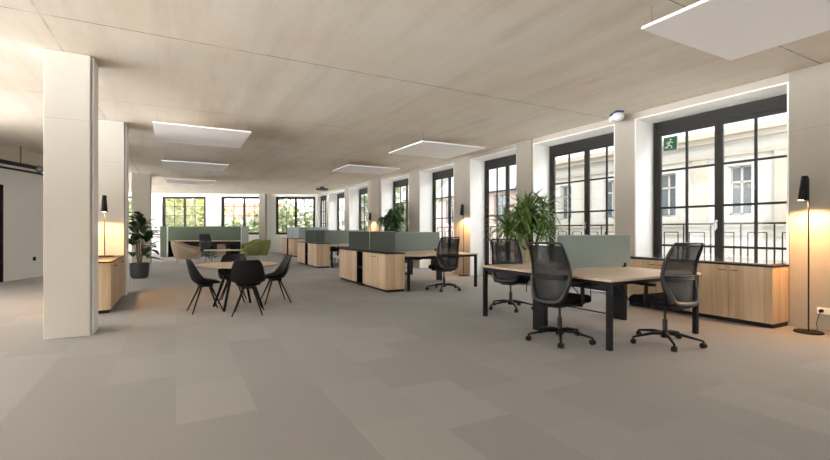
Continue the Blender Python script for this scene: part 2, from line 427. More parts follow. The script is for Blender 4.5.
# unseen far-left outer wall; open bays and sills shaped to admit light
m = MB()
for k in range(8): m.box(-9, -8.7, -5+k*4.7, -5+k*4.7+.9, 0, CEIL)
m.box(-9, -8.7, -5, 9, 0, 1.1); m.box(-9, -8.7, 9, 32, 0, .5)
tag(m.build('wall_far_left', 'white'), 'unseen white outer wall, its open bays added to let light in', None, None, 'structure')

# free-standing pillars
def pillar(x0, x1, y0, y1, label, ch=.05):
    p = MB(); p.slab([(x0, y0), (x1-ch*.2, y0), (x1, y0+ch), (x1, y1), (x0, y1)], 0, CEIL)
    return tag(p.build('concrete_pillar', 'pillar', bevel=.008), label, None, None, 'structure')
pillar(-1.33, -.885, 6.42, 6.82, 'pale concrete pillar nearest the camera')
t = MB(); t.box(-.889, -.868, 6.48, 6.82, 0, CEIL); tag(t.build('trim_21', 'white'), 'white strip on the near pillar', None, None, 'structure')
pillar(-1.33, -.86, 10.02, 10.55, 'concrete pillar at the end of the left cabinet')
t = MB(); t.box(-.864, -.84, 10.1, 10.55, 0, CEIL); tag(t.build('trim_22', 'white'), 'white strip on the second pillar', None, None, 'structure')
pillar(-1.42, -.82, 18.9, 19.5, 'grey concrete pillar behind the broad-leaved plant')
bx = Vector(bpt(s_at(263, -.3), -.3)).to_3d(); p = MB(); p.box(-.17, .17, -.17, .17, 0, CEIL)
tag(p.build('concrete_pillar', 'pier', loc=(bx.x, bx.y, 0), rz=angB, bevel=.01), 'slim concrete pillar in front of the end wall', None, None, 'structure')

# ------------------------------------------------------------------ ceiling things
def cpanel(x0, x1, y0, y1, label, z=3.12):
    r = empty('ceiling_panel', ((x0+x1)/2, (y0+y1)/2, z), 0, label, 'acoustic panel', 'suspended acoustic panels')
    hx, hy = (x1-x0)/2, (y1-y0)/2
    b = MB(); b.box(-hx, hx, -hy, hy, 0, .028); b.build('board', 'panel', r, bevel=.004)
    for sx in (-1, 1):
        for sy in (-1, 1):
            w = MB(); w.tube([(sx*(hx-.06), sy*(hy-.06), .028), (sx*(hx-.06), sy*(hy-.06), CEIL-z)], .003, 6); w.build('hanging_wire', 'chrome', r)
k = 1.87/2.08 * 2.08/1.95
cpanel(3.80, 5.36, .85, 2.57, 'large white suspended ceiling panel nearest the camera, top right')
cpanel(-.36, 1.27, 8.85, 10.65, 'white suspended ceiling panel nearest of the left row')
cpanel(-.34, 1.32, 13.6, 15.05, 'white suspended ceiling panel in the middle of the left row')
cpanel(-.32, 1.35, 18.3, 19.8, 'white suspended ceiling panel farthest of the left row')
cpanel(4.54, 6.2, 8.0, 9.65, 'white suspended ceiling panel above the nearest cabinet cluster')
cpanel(4.34, 6.0, 11.95, 13.45, 'white suspended ceiling panel behind the one above the nearest cluster')
f = MB(); f.lathe([(.0, 0), (.26, 0), (.30, .03), (.30, .07), (.1, .09), (.1, .16)], 28)
tag(f.build('ceiling_fixture', 'pot_black', loc=(6.1, 20.4, CEIL-.16)), 'flat round dark ceiling fixture near the far corner', 'ceiling fixture')
for i in range(3):
    pass
r = empty('emergency_light', (6.80, 5.05, CEIL), math.radians(60), 'white emergency light with blue mount on the ceiling near the windows', 'emergency light')
b = MB(); b.box(-.12, .16, -.07, .07, -.03, 0); b.build('mounting_plate', 'blue', r, bevel=.01)
b = MB(); b.lathe([(0, -.17), (.05, -.165), (.09, -.13), (.10, -.09), (.09, -.05), (.07, -.03)], 20, (-.03, 0, 0)); b.build('lamp_bowl', 'lens', r, smooth=True)
b = MB(); b.box(.02, .25, -.05, .05, -.12, -.035); b.build('battery_case', 'socket', r, bevel=.02, seg=3)

# pipes on the partition at the left edge
r = empty('sprinkler_pipes', (0, 0, 0), 0, 'dark pipe run with valve hanging under the ceiling at the left edge', 'pipes')
def lw(s, off, z):
    q = mt @ Vector((s, off, z)); return q
b = MB(); b.tube([lw(-2.9, -.35, 2.86), lw(0, -.35, 2.86), lw(2.3, -.35, 2.86)], .05, 10); b.build('main_pipe', 'duct', r, smooth=True)
b = MB(); b.tube([lw(-3, -.5, 2.70), lw(.5, -.5, 2.70), lw(.9, -.5, 2.66)], .025, 8); b.build('branch_pipe', 'duct', r, smooth=True)
b = MB(); b.lathe([(0, -.1), (.06, -.08), (.09, 0), (.06, .08), (0, .1)], 14, tuple(lw(.62, -.42, 2.83))); b.build('valve', 'chrome', r, smooth=True)
for s in (-1.5, .1, 1.5):
    b = MB(); b.tube([lw(s, -.35, 2.9), lw(s, -.35, CEIL)], .01, 6); b.build('hanger', 'duct', r)

# ------------------------------------------------------------------ exit sign
r = empty('exit_sign', (XG-.01, 4.56, 2.76), 0, 'green emergency exit sign with white running figure on the upper window pane', 'exit sign')
b = MB(); b.box(0, .012, -.115, .115, -.115, .115); b.build('sign_plate', 'sign_green', r)
b = MB()
def sy(x, z): return (x, z)
def strip(p, q, w):
    a = Vector((p[0], p[1])); c = Vector((q[0], q[1])); d = (c-a).normalized(); n = Vector((-d.y, d.x))*w
    pts = [a+n, c+n, c-n, a-n]
    b.add([(-.003, -u.x, u.y) for u in pts]+[(0, -u.x, u.y) for u in pts], [(0, 1, 2, 3), (7, 6, 5, 4), (0, 4, 5, 1), (1, 5, 6, 2), (2, 6, 7, 3), (3, 7, 4, 0)])
strip((.0, .035), (-.03, -.02), .013); strip((-.03, -.02), (.03, -.045), .009); strip((.03, -.045), (.025, -.085), .008)
strip((-.03, -.02), (-.055, -.06), .009); strip((-.055, -.06), (-.09, -.06), .008); strip((0, .035), (.05, .01), .008); strip((0, .03), (-.045, .03), .008)
strip((-.045, .03), (-.06, .0), .007); 
b.build('running_figure', 'sign_white', r)
b = MB(); strip((.0, .055), (.02, .08), .016); b.build('figure_head', 'sign_white', r)
b = MB(); b.box(-.002, .014, -.135, -.117, -.115, .115); b.build('sign_edge', 'sign_white', r)

# ------------------------------------------------------------------ floor lamps
def lamp(x, y, z0, rz, label, top=1.92, power=30, on_wall=None):
    r = empty('floor_lamp' if z0 == 0 else 'table_lamp', (x, y, z0), rz, label, 'lamp')
    b = MB(); b.lathe([(0, 0), (.145, 0), (.145, .012), (.14, .018), (0, .018)], 32); b.build('base', 'black', r)
    h = top-z0
    b = MB(); b.tube([(.0, 0, .015), (.0, 0, h-.03)], .008, 8); b.build('pole', 'black', r)
    b = MB(); q0 = Vector((-.055, 0, h-.30)); q1 = Vector((-.035, 0, h))
    b.tube([q0, q0+(q1-q0)*.98, q1], [.052, .034, .030], 20, caps=False)
    b.tube([q1-Vector((0, 0, .002)), q1], .030, 20)
    b.build('lamp_shade', 'black', r, smooth=True)
    b = MB(); b.tube([(0, 0, h-.14), (-.045, 0, h-.14)], .008, 8); b.build('bracket', 'black', r)
    b = MB(); b.tube([q0+Vector((0, 0, .004)), q0+Vector((0, 0, .008))], .046, 16); tag(b.build('diffuser', 'warm', r), 'warm glowing diffuser')
    L = bpy.data.lights.new('lamp_bulb', 'SPOT'); L.energy = power; L.color = (1, .52, .20); L.spot_size = math.radians(150); L.spot_blend = .35; L.shadow_soft_size = .035
    lo = bpy.data.objects.new('lamp_bulb', L); COL.objects.link(lo); lo.parent = r; lo.location = (-.057, 0, h-.305)
    return r
lamp(6.80, 2.40, 0, az(60), 'black floor lamp with slim shade standing by the concrete pier at the right edge', power=52)
lamp(6.95, 9.95, 0, az(60), 'black floor lamp between two windows behind the nearest cabinet cluster', top=1.97, power=28)
lamp(6.92, 16.4, 0, az(60), 'black floor lamp at the concrete pier, far down the window wall', top=1.97, power=28)

# ------------------------------------------------------------------ cabinets
def cabinet(name, x, y, w, d, h, rz, label, doors=2, top='black', group=None, side='oakv', tip='black', plinth=.05):
    """local: front faces -x... front plane at x=0, depth +x, run along +y from 0 to w"""
    r = empty(name, (x, y, 0), rz, label, 'cabinet', group)
    b = MB(); b.box(.012, d, 0.005, w-.005, plinth, h-.02); b.build('body', side, r, bevel=.002)
    b = MB(); b.box(.03, d-.02, .01, w-.01, 0, plinth); b.build('plinth', 'black', r)
    b = MB(); b.box(-.005, d+.003, 0, w, h-.02, h); b.build('cabinet_top', top, r, bevel=.002)
    for k in range(doors):
        a = .005+(w-.01)*k/doors; c = .005+(w-.01)*(k+1)/doors
        dr = MB(); dr.box(-.006, .012, a+.002, c-.002, plinth+.004, h-.024); o = dr.build('door', side, r, bevel=.0015)
        hy = c-.07 if k % 2 == 0 else a+.07
        hh = MB(); z = h-.09
        hh.box(-.028, -.021, hy-.045, hy+.045, z-.004, z+.004)
        for q in (-.035, .035): hh.box(-.024, -.006, hy+q-.004, hy+q+.004, z-.004, z+.004)
        hh.build('handle', tip, o)
    return r
cabinet('cabinet', 6.65, 2.70, 1.02, .44, .80, 0, 'oak cabinet under the exit sign window, nearer the floor lamp', tip='black', plinth=.055)
cabinet('cabinet', 6.65, 3.72, 1.02, .44, .80, 0, 'oak cabinet under the exit sign window, behind the task chair', tip='black', plinth=.055)
b = MB(); b.box(6.63, XG+.01, 2.735, 4.76, .80, .822)
M['laminate'] = plain('black_laminate', (.09, .09, .095), .1, spec=.9)
M['laminate'].node_tree.nodes['Principled BSDF'].inputs['Coat Weight'].default_value = 1.0
tag(b.build('worktop', 'laminate', bevel=.002), 'thin black worktop running over the two oak cabinets by the window', 'worktop')
# cabinet run at the left behind the near pillar (doors face +x)
cabinet('cabinet', -.87, 8.98, .96, .45, .78, PI, 'oak cabinet at the left, its end side towards the camera', tip='black', plinth=.05)
cabinet('cabinet', -.87, 9.96, .96, .45, .78, PI, 'oak cabinet at the left against the second pillar', tip='black', plinth=.05)
lamp(-1.13, 9.62, .78, az(-90), 'black lamp standing on the left oak cabinet against the second pillar', top=1.88, power=45)

def bank(x, y0, y1, h, d, tips, who, plinth=.05):
    L = y1-y0; g = .37; w = (L-g)/2
    cabinet('cabinet', x, y0, w, d, h, 0, 'oak two-door cabinet '+who+', nearer half', group=None, tip=tips[0], plinth=plinth)
    cabinet('cabinet', x, y0+w+g, w, d, h, 0, 'oak two-door cabinet '+who+', farther half', tip=tips[1], plinth=plinth)
    r = empty('open_shelf', (x, y0+w, 0), 0, 'narrow black open shelf between the two cabinets '+who, 'shelf')
    b = MB(); b.box(.0, d, 0.003, .012, .03, h-.022); b.box(.0, d, g-.012, g-.003, .03, h-.022); b.box(d-.012, d, .012, g-.012, .03, h-.022); b.box(0, d, .003, g-.003, 0, .03); b.build('carcass', 'black', r)
    b = MB(); b.box(.01, d-.012, .012, g-.012, h*.5-.008, h*.5+.008); b.build('shelf_board', 'black', r)
    b = MB(); b.box(-.004, d, .0, g, h-.022, h); b.build('shelf_top', 'black', r)
bank(3.70, 8.0, 10.85, .79, .43, ('black', 'brass'), 'of the nearest cluster')
bank(4.10, 14.3, 16.95, .82, .45, ('brass', 'brass'), 'of the middle cluster')
bank(4.90, 20.9, 23.6, .86, .45, ('black', 'black'), 'of the farthest cluster')

# ------------------------------------------------------------------ screens (felt dividers)
def screen(p, q, z0, z1, mat, label, group=None, clip=True, th=.03):
    P = Vector((p[0], p[1], 0)); Q = Vector((q[0], q[1], 0)); L = (Q-P).length; a = math.atan2(Q.y-P.y, Q.x-P.x)
    r = empty('desk_screen', (P.x, P.y, z0), a, label, 'desk screen', group)
    h = z1-z0
    pl = [(x+L/2, z+h/2) for x, z in rrect(L/2, h/2, .035, 4)]
    b = MB(); b.prism(pl, -th/2, th/2); b.build('felt_panel', mat, r, bevel=.004)
    b = MB(); pp = [(x, 0, z) for x, z in pl]+[(pl[0][0], 0, pl[0][1])]
    b.tube(pp, .006, 6, caps=False); tag(b.build('piping', 'piping' if mat in ('sage', 'olive') else mat, r), 'pale edge piping' if mat in ('sage', 'olive') else None)
    if clip:
        for x in (.12, L-.12):
            b = MB(); b.box(x-.022, x+.022, -th/2-.012, th/2+.012, -.0145, .045); b.build('clamp', 'black', r, bevel=.003)
    return r
screen((4.26, 4.04), (5.64, 3.99), .755, 1.185, 'sage', 'sage green felt screen across the front desk')
screen((3.96, 8.07), (3.96, 9.40), .80, 1.225, 'olive', 'dark green felt screen on the nearest cabinet cluster, nearer one', 'dark screens', False)
screen((3.96, 9.47), (3.96, 10.83), .80, 1.225, 'olive', 'dark green felt screen on the nearest cabinet cluster, farther one', 'dark screens', False)
screen((4.14, 9.42), (5.84, 9.42), .755, 1.21, 'sage', 'sage green felt screen along the desks of the nearest cluster')
screen((4.40, 14.4), (4.40, 15.62), .83, 1.26, 'olive', 'dark green felt screen on the middle cabinet cluster, nearer one', 'dark screens', False)
screen((4.40, 15.68), (4.40, 16.9), .83, 1.26, 'olive', 'dark green felt screen on the middle cabinet cluster, farther one', 'dark screens', False)
screen((4.62, 15.6), (6.3, 15.6), .755, 1.26, 'sage', 'sage green felt screen along the desks of the middle cluster')
screen((5.15, 20.95), (5.15, 22.2), .87, 1.41, 'greyfelt', 'grey felt screen on the farthest cabinet cluster, nearer one', None, False)
screen((5.15, 22.28), (5.15, 23.5), .87, 1.41, 'greyfelt', 'grey felt screen on the farthest cabinet cluster, farther one', None, False)
screen((5.38, 22.3), (7.0, 22.3), .755, 1.41, 'sage', 'sage green felt screen along the desks of the farthest cluster')

# ------------------------------------------------------------------ bench desks
def bench(x0, x1, y0, y1, ym, label, left_legs=True, foot=False):
    r = empty('bench_desk', (x0, y0, 0), 0, label, 'desk'); W = x1-x0; D = y1-y0; m_ = ym-y0; H = .74; t = .025
    for a, c in ((0, m_-.012), (m_+.012, D)):
        b = MB(); b.box(0, W, a, c, H-t, H); b.build('desktop', 'top', r, bevel=.002)
    s = .052
    legs = [(W-s-.01, .02), (W-s-.01, D-.02-s)]
    if left_legs: legs += [(.01, .02), (.01, D-.02-s)]
    for x, y in legs:
        b = MB(); b.box(x, x+s, y, y+s, 0, H-t); b.build('leg', 'black', r, bevel=.003)
    for x in ([.03] if left_legs else [.03])+[W-.10]:
        b = MB(); b.box(x, x+.06, m_-.11, m_+.09, 0, H-t); b.build('leg', 'black', r, bevel=.003)
    b = MB(); z0, z1 = H-t-.045, H-t-.002
    for x in (.015, W-.06):
        b.box(x, x+.045, .072, m_-.11, z0, z1); b.box(x, x+.045, m_+.09, D-.072, z0, z1)
    for y in (.05, m_-.08, m_+.05, D-.09): b.box(.06, W-.06, y, y+.03, z0, z1-.005)
    b.build('under_frame', 'black', r)
    b = MB(); b.box(.3, W-.3, m_-.3, m_-.13, .56, .565); b.box(.3, W-.3, m_-.30, m_-.294, .56, .62)
    for x in (.32, W-.34): b.box(x, x+.02, m_-.16, m_-.13, .56, z0)
    b.build('cable_tray', 'black', r)
    for k, px in enumerate((.45, .8, W-.4)):
        b = MB(); q = [(px+.12*math.sin(u*3), m_-.2+.05*math.cos(u*4+k), .58-.22*math.sin(PI*u)*(k % 2 == 0)-.03*k) for u in [i/10 for i in range(11)]]
        b.tube([(a_+.2*i/10, c_, d_) for i, (a_, c_, d_) in enumerate(q)], .006, 6); b.build('cable', 'black', r, smooth=True)
    if foot:
        b = MB()
        for dx in (.07, .03): b.box(W-dx-.01, W-dx+.005, m_+.09, D-.07, .03, .045)
        b.build('foot_rail', 'black', r)
    return r
bench(3.93, 5.57, 2.99, 5.17, 4.06, 'pale oak bench desk on black square legs in the foreground', foot=True)
bench(4.14, 5.90, 7.88, 11.0, 9.42, 'pale oak bench desk of the nearest cabinet cluster')
bench(4.56, 6.35, 14.2, 17.1, 15.6, 'pale oak bench desk of the middle cluster')
bench(5.36, 7.05, 20.8, 23.7, 22.3, 'pale oak bench desk of the farthest cluster')

# ------------------------------------------------------------------ task chairs
def task_chair():
    r = empty('task_chair', (0, 0, 0)); r['category'] = 'chair'
    b = MB(); b.lathe([(0, .07), (.045, .07), (.04, .12), (.03, .14), (0, .14)], 20)
    for k in range(5):
        a = 2*PI*k/5+.3; c, s = math.cos(a), math.sin(a)
        b.tube([(.02*c, .02*s, .115), (.15*c, .15*s, .115), (.345*c, .345*s, .078), (.365*c, .365*s, .07)], [.026, .022, .014, .010], 8, flat=.8)
    b.build('base', 'plastic', r, smooth=True)
    for k in range(5):
        a = 2*PI*k/5+.3; c, s = math.cos(a)*.355, math.sin(a)*.355; th = a+1.0
        ax = Vector((math.cos(th), math.sin(th), 0)); b = MB()
        for u in (-1, 1):
            p = Vector((c, s, .03))+ax*u*.014
            b.tube([p-ax*.009, p+ax*.009], .029, 14)
        b.tube([(c, s, .03), (c, s, .078)], .011, 8); b.build('castor', 'plastic', r)
    b = MB(); b.tube([(0, 0, .1), (0, 0, .27)], .026, 14); b.tube([(0, 0, .27), (0, 0, .40)], .014, 12)
    b.build('gas_column', 'grey_plastic', r)
    b = MB(); b.box(-.10, .10, -.16, .10, .395, .44); b.tube([(.1, .02, .42), (.24, .04, .415)], .007, 6); b.build('mechanism', 'plastic', r, bevel=.012)
    # seat
    b = MB(); lay = [(.90, .445), (1.0, .46), (1.03, .49), (1.0, .52), (.9, .533), (.55, .53)]
    n = 28; vs = []; fs = []
    base = rrect(.245, .235, .10, 6)
    for sc_, z in lay:
        for x, y in base:
            yy = y*sc_*1.08+.06; zz = z-(.035*max(0, (yy-.16)/.14)**2)
            vs.append((x*sc_, yy, zz))
    n = len(base)
    for i in range(len(lay)-1):
        for k2 in range(n): fs.append((i*n+k2, i*n+(k2+1) % n, (i+1)*n+(k2+1) % n, (i+1)*n+k2))
    fs.append(tuple(reversed(range(n)))); fs.append(tuple((len(lay)-1)*n+q for q in range(n)))
    b.add(vs, fs); b.build('seat', 'fabric', r, smooth=True)
    b = MB(); b.slab([(x*.93, y*.93+.02) for x, y in base], .43, .452); b.build('seat_pan', 'plastic', r, bevel=.006)
    # back: half width and depth by height
    def tab(z, T):
        for (a, p), (c, q) in zip(T, T[1:]):
            if z <= c: return p+(q-p)*max(0, (z-a)/(c-a))
        return T[-1][1]
    def hw(z): return tab(z, [(.46, .15), (.52, .175), (.60, .205), (.68, .232), (.76, .242), (.9, .23), (1.12, .205)])
    def yb(z): return tab(z, [(.46, -.225), (.52, -.218), (.58, -.203), (.64, -.182), (.70, -.169), (.76, -.165), (.82, -.17), (.90, -.188), (1.0, -.232), (1.12, -.29)])
    path = []
    zs = [.49+.60*i/12 for i in range(13)]
    for z in zs: path.append((-hw(z), yb(z), z))
    zt = 1.10
    path += [(-hw(zt)+.012, yb(zt)-.004, zt+.012), (0, yb(zt)-.02, zt+.014), (hw(zt)-.012, yb(zt)-.004, zt+.012)]
    for z in reversed(zs): path.append((hw(z), yb(z), z))
    path += [(.11, yb(.47)+.0, .465), (0, yb(.47)-.015, .46), (-.11, yb(.47)+.0, .465), path[0]]
    b = MB(); rr = []
    for p in path: rr.append(.015 if p[2] > 1.08 else (.022+.032*max(0, (.70-p[2])/.23)))
    b.tube(path, rr, 8, caps=False, flat=.75); tag(b.build('back_frame', 'grey_plastic', r, smooth=True), 'charcoal back frame')
    def net(u, v):
        z = .50+.585*v; h_ = hw(z)*.99; x = (u*2-1)*h_
        return (x, yb(z)-.028*(1-(x/h_)**2), z)
    b = MB(); b.grid(net, 8, 12); b.build('back_netting', 'net', r, smooth=True)
    b = MB(); pts = [(x, yb(.72)-.012-.035*(1-(x/.22)**2), .74) for x in [-.21+.42*i/8 for i in range(9)]]
    for dz in (-.02, .0, .02): b.tube([(x, y, z+dz) for x, y, z in pts], .012, 8, flat=.7)
    b.build('lumbar_support', 'grey_plastic', r, smooth=True)
    b = MB(); b.tube([(0, -.12, .425), (0, -.2, .43), (0, -.235, .47), (0, -.225, .53)], [.035, .03, .028, .016], 8); b.build('back_spine', 'plastic', r, smooth=True)
    for s in (-1, 1):
        b = MB(); b.tube([(s*.16, .0, .43), (s*.27, .0, .44), (s*.285, -.0, .50), (s*.285, -.01, .655)], [.016, .018, .02, .017], 8, flat=1.4); o = b.build('armrest', 'plastic', r, smooth=True)
        b = MB(); b.slab([(x+s*.28, y+.02) for x, y in rrect(.043, .13, .035, 4)], .655, .682); b.build('arm_pad', 'fabric', o, bevel=.006)
    return r
tc = task_chair(); tc_list = [
 (4.75, 2.93, 8, 'black mesh task chair at the near right side of the foreground desk'),
 (3.83, 3.585, 80, 'black mesh task chair tucked at the left end of the foreground desk'),
 (4.70, 5.42, 62, 'black mesh task chair beyond the foreground desk, in front of the palm'),
 (4.95, 7.80, 5, 'black mesh task chair at the desk of the nearest cabinet cluster'),
 (5.35, 11.05, 185, 'black mesh task chair on the far side of the nearest cabinet cluster'),
 (5.5, 17.2, 190, 'black mesh task chair at the middle cluster'),
]
for i, (x, y, a, lab) in enumerate(tc_list):
    o = tc if i == 0 else copy_tree(tc); o.location = (x, y, 0); o.rotation_euler.z = az(a); tag(o, lab, 'chair', 'task chairs')

# ------------------------------------------------------------------ shell chairs and round table
def shell_chair():
    r = empty('shell_chair', (0, 0, 0))
    prof = [(.235, .415, .165, .0), (.20, .435, .20, .015), (.10, .432, .235, .04), (-.02, .425, .25, .07), (-.12, .43, .255, .11), (-.185, .475, .255, .135), (-.215, .55, .25, .12), (-.235, .64, .235, .09), (-.255, .73, .215, .06), (-.27, .79, .19, .045), (-.275, .82, .15, .035)]
    def fn(u, v):
        k = v*(len(prof)-1); i = min(int(k), len(prof)-2); f_ = k-i
        p = [prof[i][q]*(1-f_)+prof[i+1][q]*f_ for q in range(4)]
        ty = prof[min(i+1, len(prof)-1)][0]-prof[max(i, 0)][0]; tz = prof[min(i+1, len(prof)-1)][1]-prof[max(i, 0)][1]
        # smooth normal turning from up to forward
        t = min(1, max(0, (v-.30)/.30)); a = t*PI/2*.92; ny, nz = math.sin(a), math.cos(a)
        w = u*2-1; c = abs(w)**2.2*p[3]
        return (w*p[2], p[0]+ny*c, p[1]+nz*c)
    b = MB(); b.grid(fn, 12, 20); b.build('seat_shell', 'plastic', r, smooth=True, solid=.012, sub=1)
    b = MB(); b.slab([(x, y+.03) for x, y in rrect(.17, .165, .08, 5)], .435, .458); b.build('cushion', 'fabric', r, bevel=.009, seg=3)
    b = MB(); b.slab([(x, y) for x, y in rrect(.10, .10, .03, 3)], .385, .42); b.build('seat_mount', 'black', r, bevel=.004)
    for sx in (-1, 1):
        for sy in (-1, 1):
            b = MB(); b.tube([(sx*.065, sy*.065, .40), (sx*.21, sy*.22, 0)], [.016, .009], 10); b.build('leg', 'black', r, smooth=True)
    return r
TX, TY = .887, 7.66
t = empty('round_table', (TX, TY, 0), math.radians(10), 'round pale oak table on splayed black legs among the shell chairs', 'table')
b = MB(); b.lathe([(0, .68), (.60, .68), (.622, .695), (.622, .703), (0, .703)], 56); b.build('tabletop', 'top', t)
b = MB(); b.lathe([(0, .655), (.30, .655), (.30, .679), (0, .679)], 24); b.build('under_plate', 'black', t)
for k in range(4):
    a = PI/4+PI/2*k; b = MB(); b.tube([(.17*math.cos(a), .17*math.sin(a), .66), (.42*math.cos(a), .42*math.sin(a), 0)], [.026, .020], 12); b.build('leg', 'black', t, smooth=True)
sc0 = shell_chair()
for i, (x, y, a, lab) in enumerate([(.40, 7.53, 82, 'black shell chair at the left side of the round table'), (.96, 7.0, 12, 'black shell chair with its back to the camera at the round table'), (1.52, 7.88, 268, 'black shell chair at the right side of the round table'), (.88, 8.33, 192, 'black shell chair behind the round table')]):
    o = sc0 if i == 0 else copy_tree(sc0); o.location = (x, y, 0); o.rotation_euler.z = az(a); tag(o, lab, 'chair', 'shell chairs around the round table')

# ------------------------------------------------------------------ lounge
def armchair(mat, label, x, y, a, s=1.0):
    r = empty('armchair', (x, y, 0), az(a), label, 'armchair')
    nT = 28; vs = []; fs = []; ring = 10
    for i in range(nT+1):
        t = -1+2*i/nT; ang = -PI/2+t*math.radians(142)     # centre of the back at -y
        h = .66+.20*math.exp(-(t*1.75)**4) - .03*abs(t)**3
        c, s_ = math.cos(ang), math.sin(ang)
        for (o_, z) in ((-.035, .24), (-.05, h-.09), (-.04, h-.03), (-.0, h), (.05, h-.005), (.075, h-.05), (.07, h-.2), (.03, .34), (-.03, .22), (-.06, .20)):
            lean = .045*(z-.2)/.6
            rad = .36+o_+lean
            e = (abs(c)**3+abs(s_)**3)**(-1/3)
            vs.append((c*rad*e*1.0, s_*rad*e*.92+.02, z))
    for i in range(nT):
        for k in range(ring): fs.append((i*ring+k, (i+1)*ring+k, (i+1)*ring+(k+1) % ring, i*ring+(k+1) % ring))
    fs.append(tuple(range(ring))); fs.append(tuple(reversed([nT*ring+k for k in range(ring)])))
    b = MB(); b.add([(p[0]*s, p[1]*s, p[2]) for p in vs], fs); b.build('tub_shell', mat, r, smooth=True, sub=1)
    b = MB(); b.slab([(x_*s, (y_+.05)*s) for x_, y_ in rrect(.325, .335, .12, 6)], .20, .31); b.build('seat_base', mat, r, bevel=.02)
    b = MB(); b.slab([(x_*s, (y_+.06)*s) for x_, y_ in rrect(.315, .33, .12, 6)], .31, .445); b.build('seat_cushion', mat, r, bevel=.035, seg=4, smooth=True)
    for sx in (-1, 1):
        for sy in (-1, 1):
            b = MB(); b.tube([(sx*.24*s, (sy*.23+.03)*s, .21), (sx*.31*s, (sy*.30+.03)*s, 0)], [.014, .009], 8); tag(b.build('leg', 'brass', r), 'slim brass-coloured leg')
    return r
armchair('beige_f', 'beige tub armchair left of the low white table', .34, 18.5, 98, 1.2)
q = fr(lx(258, 18.7), 18.7); armchair('green_f', 'olive green tub armchair, nearer of the two right of the low table', q[0], q[1], 300, 1.15)
q = fr(lx(250.5, 19.75), 19.75); armchair('green_f', 'olive green tub armchair, farther of the two, beside the booth desk', q[0], q[1], 262, 1.0)
q = fr(lx(223, 17.7), 17.7); t = empty('coffee_table', q, az(28.6), 'low oval white-topped table between the armchairs', 'table')
b = MB(); b.slab([(.76*math.cos(2*PI*k/40), .40*math.sin(2*PI*k/40)) for k in range(40)], .44, .47)
M['ctop'] = plain('pale_laminate', (.62, .57, .50), .4)
b.build('tabletop', 'ctop', t, bevel=.006)
for sx in (-1, 1):
    for sy in (-1, 1):
        b = MB(); b.tube([(sx*.45, sy*.2, .44), (sx*.6, sy*.28, 0)], [.014, .010], 8); b.build('leg', 'black', t)

# booth desk turned square to the end wall
BR = az(28.62)
d0 = 20.7; xa, xb = lx(167, d0), lx(241.5, d0); cxx = (xa+xb)/2; hw_ = (xb-xa)/2
r = empty('booth_desk', fr(cxx, d0), BR, 'pale desk inside the green felt booth', 'desk')
b = MB(); b.box(-hw_, hw_, 0, .82, .735, .765); b.build('desktop', 'top', r, bevel=.003)
for sx in (-1, 1):
    b = MB(); b.box(sx*(hw_-.03)-.025, sx*(hw_-.03)+.025, .03, .79, 0, .735); b.build('leg', 'black', r)
b = MB(); b.box(-hw_+.1, hw_-.1, .74, .76, .25, .735); b.build('modesty_panel', 'black', r)
r2 = empty('drawer_pedestal', fr(cxx+.55, d0+.12), BR, 'brown drawer unit under the booth desk', 'drawer unit')
M['brown'] = plain('brown_laminate', (.20, .14, .10), .6)
b = MB(); b.box(0, .42, 0, .55, 0.02, .60); b.build('body', 'brown', r2, bevel=.004)
for k in range(3):
    b = MB(); b.box(.01, .41, -.018, 0, .03+.19*k, .21+.19*k); dd = b.build('drawer', 'brown', r2, bevel=.002)
    b = MB(); b.box(.15, .27, -.03, -.018, .16+.19*k, .17+.19*k); b.build('handle', 'black', dd)
def felt(l0, l1, d1, z0, z1, mat, label, th=.07):
    r = empty('felt_screen', fr((l0+l1)/2, d1), BR, label, 'screen'); h = (l1-l0)/2
    b = MB(); b.box(-h, h, 0, th, z0, z1); b.build('felt_panel', mat, r, bevel=.015)
    return r
felt(lx(167, d0+.86), lx(241.5, d0+.86), d0+.86, .03, 1.455, 'moss', 'long green felt back screen of the booth')
xl = lx(160, d0-.15)
o = felt(xl, lx(166.8, d0-.15), d0-.15, 0, 1.45, 'moss', 'tall green felt side screen at the left end of the booth')
b = MB(); h = (lx(166.8, d0-.15)-xl)/2; b.box(h, h+.03, 0, .07, .0, 1.44); tag(b.build('edge_strip', 'socket', o), 'white edge strip')
o = felt(lx(241.5, d0-.15), lx(248, d0-.15), d0-.15, 0, 1.45, 'greyfelt', 'grey-green felt side screen at the right end of the booth')
b = MB(); h = (lx(248, d0)-lx(241.5, d0))/2; b.box(-h-.03, -h, 0, .07, .0, 1.44); tag(b.build('edge_strip', 'socket', o), 'white edge strip')
o = copy_tree(tc); q = fr(lx(206.5, 19.7), 19.7); o.location = q; o.rotation_euler.z = BR+.15; tag(o, 'black mesh task chair in front of the booth desk', 'chair', 'task chairs')

# ------------------------------------------------------------------ sockets, cable
r = empty('wall_socket', (XW-.03, 2.33, .25), 0, 'white double wall socket behind the floor lamp at the right', 'socket')
b = MB(); b.box(-.012, 0, -.08, .08, -.04, .04); b.build('face_plate', 'socket', r, bevel=.004)
b = MB(); b.tube([(-.012, .03, 0), (-.045, .03, 0)], .022, 12); tag(b.build('plug', 'black', r), 'black plug')
b = MB()
pts = [(-.045, .03, 0), (-.07, .04, -.05), (-.08, .06, -.15), (-.07, .05, -.23), (-.1, .08, -.243), (-.2, .09, -.243), (-.25, .07, -.238)]
b.tube(pts, .004, 6); tag(b.build('lamp_cord', 'black', loc=(XW-.03, 2.33, .25)), 'thin black lamp cord hanging from the socket to the floor lamp', 'cord')
q = lw(1.02, -.02, .5)
b = MB(); b.box(-.05, .05, -.012, 0, -.05, .05)
tag(b.build('wall_socket', 'black', loc=(q.x, q.y, q.z), rz=angL, bevel=.003), 'small black socket on the white partition at the left', 'socket')

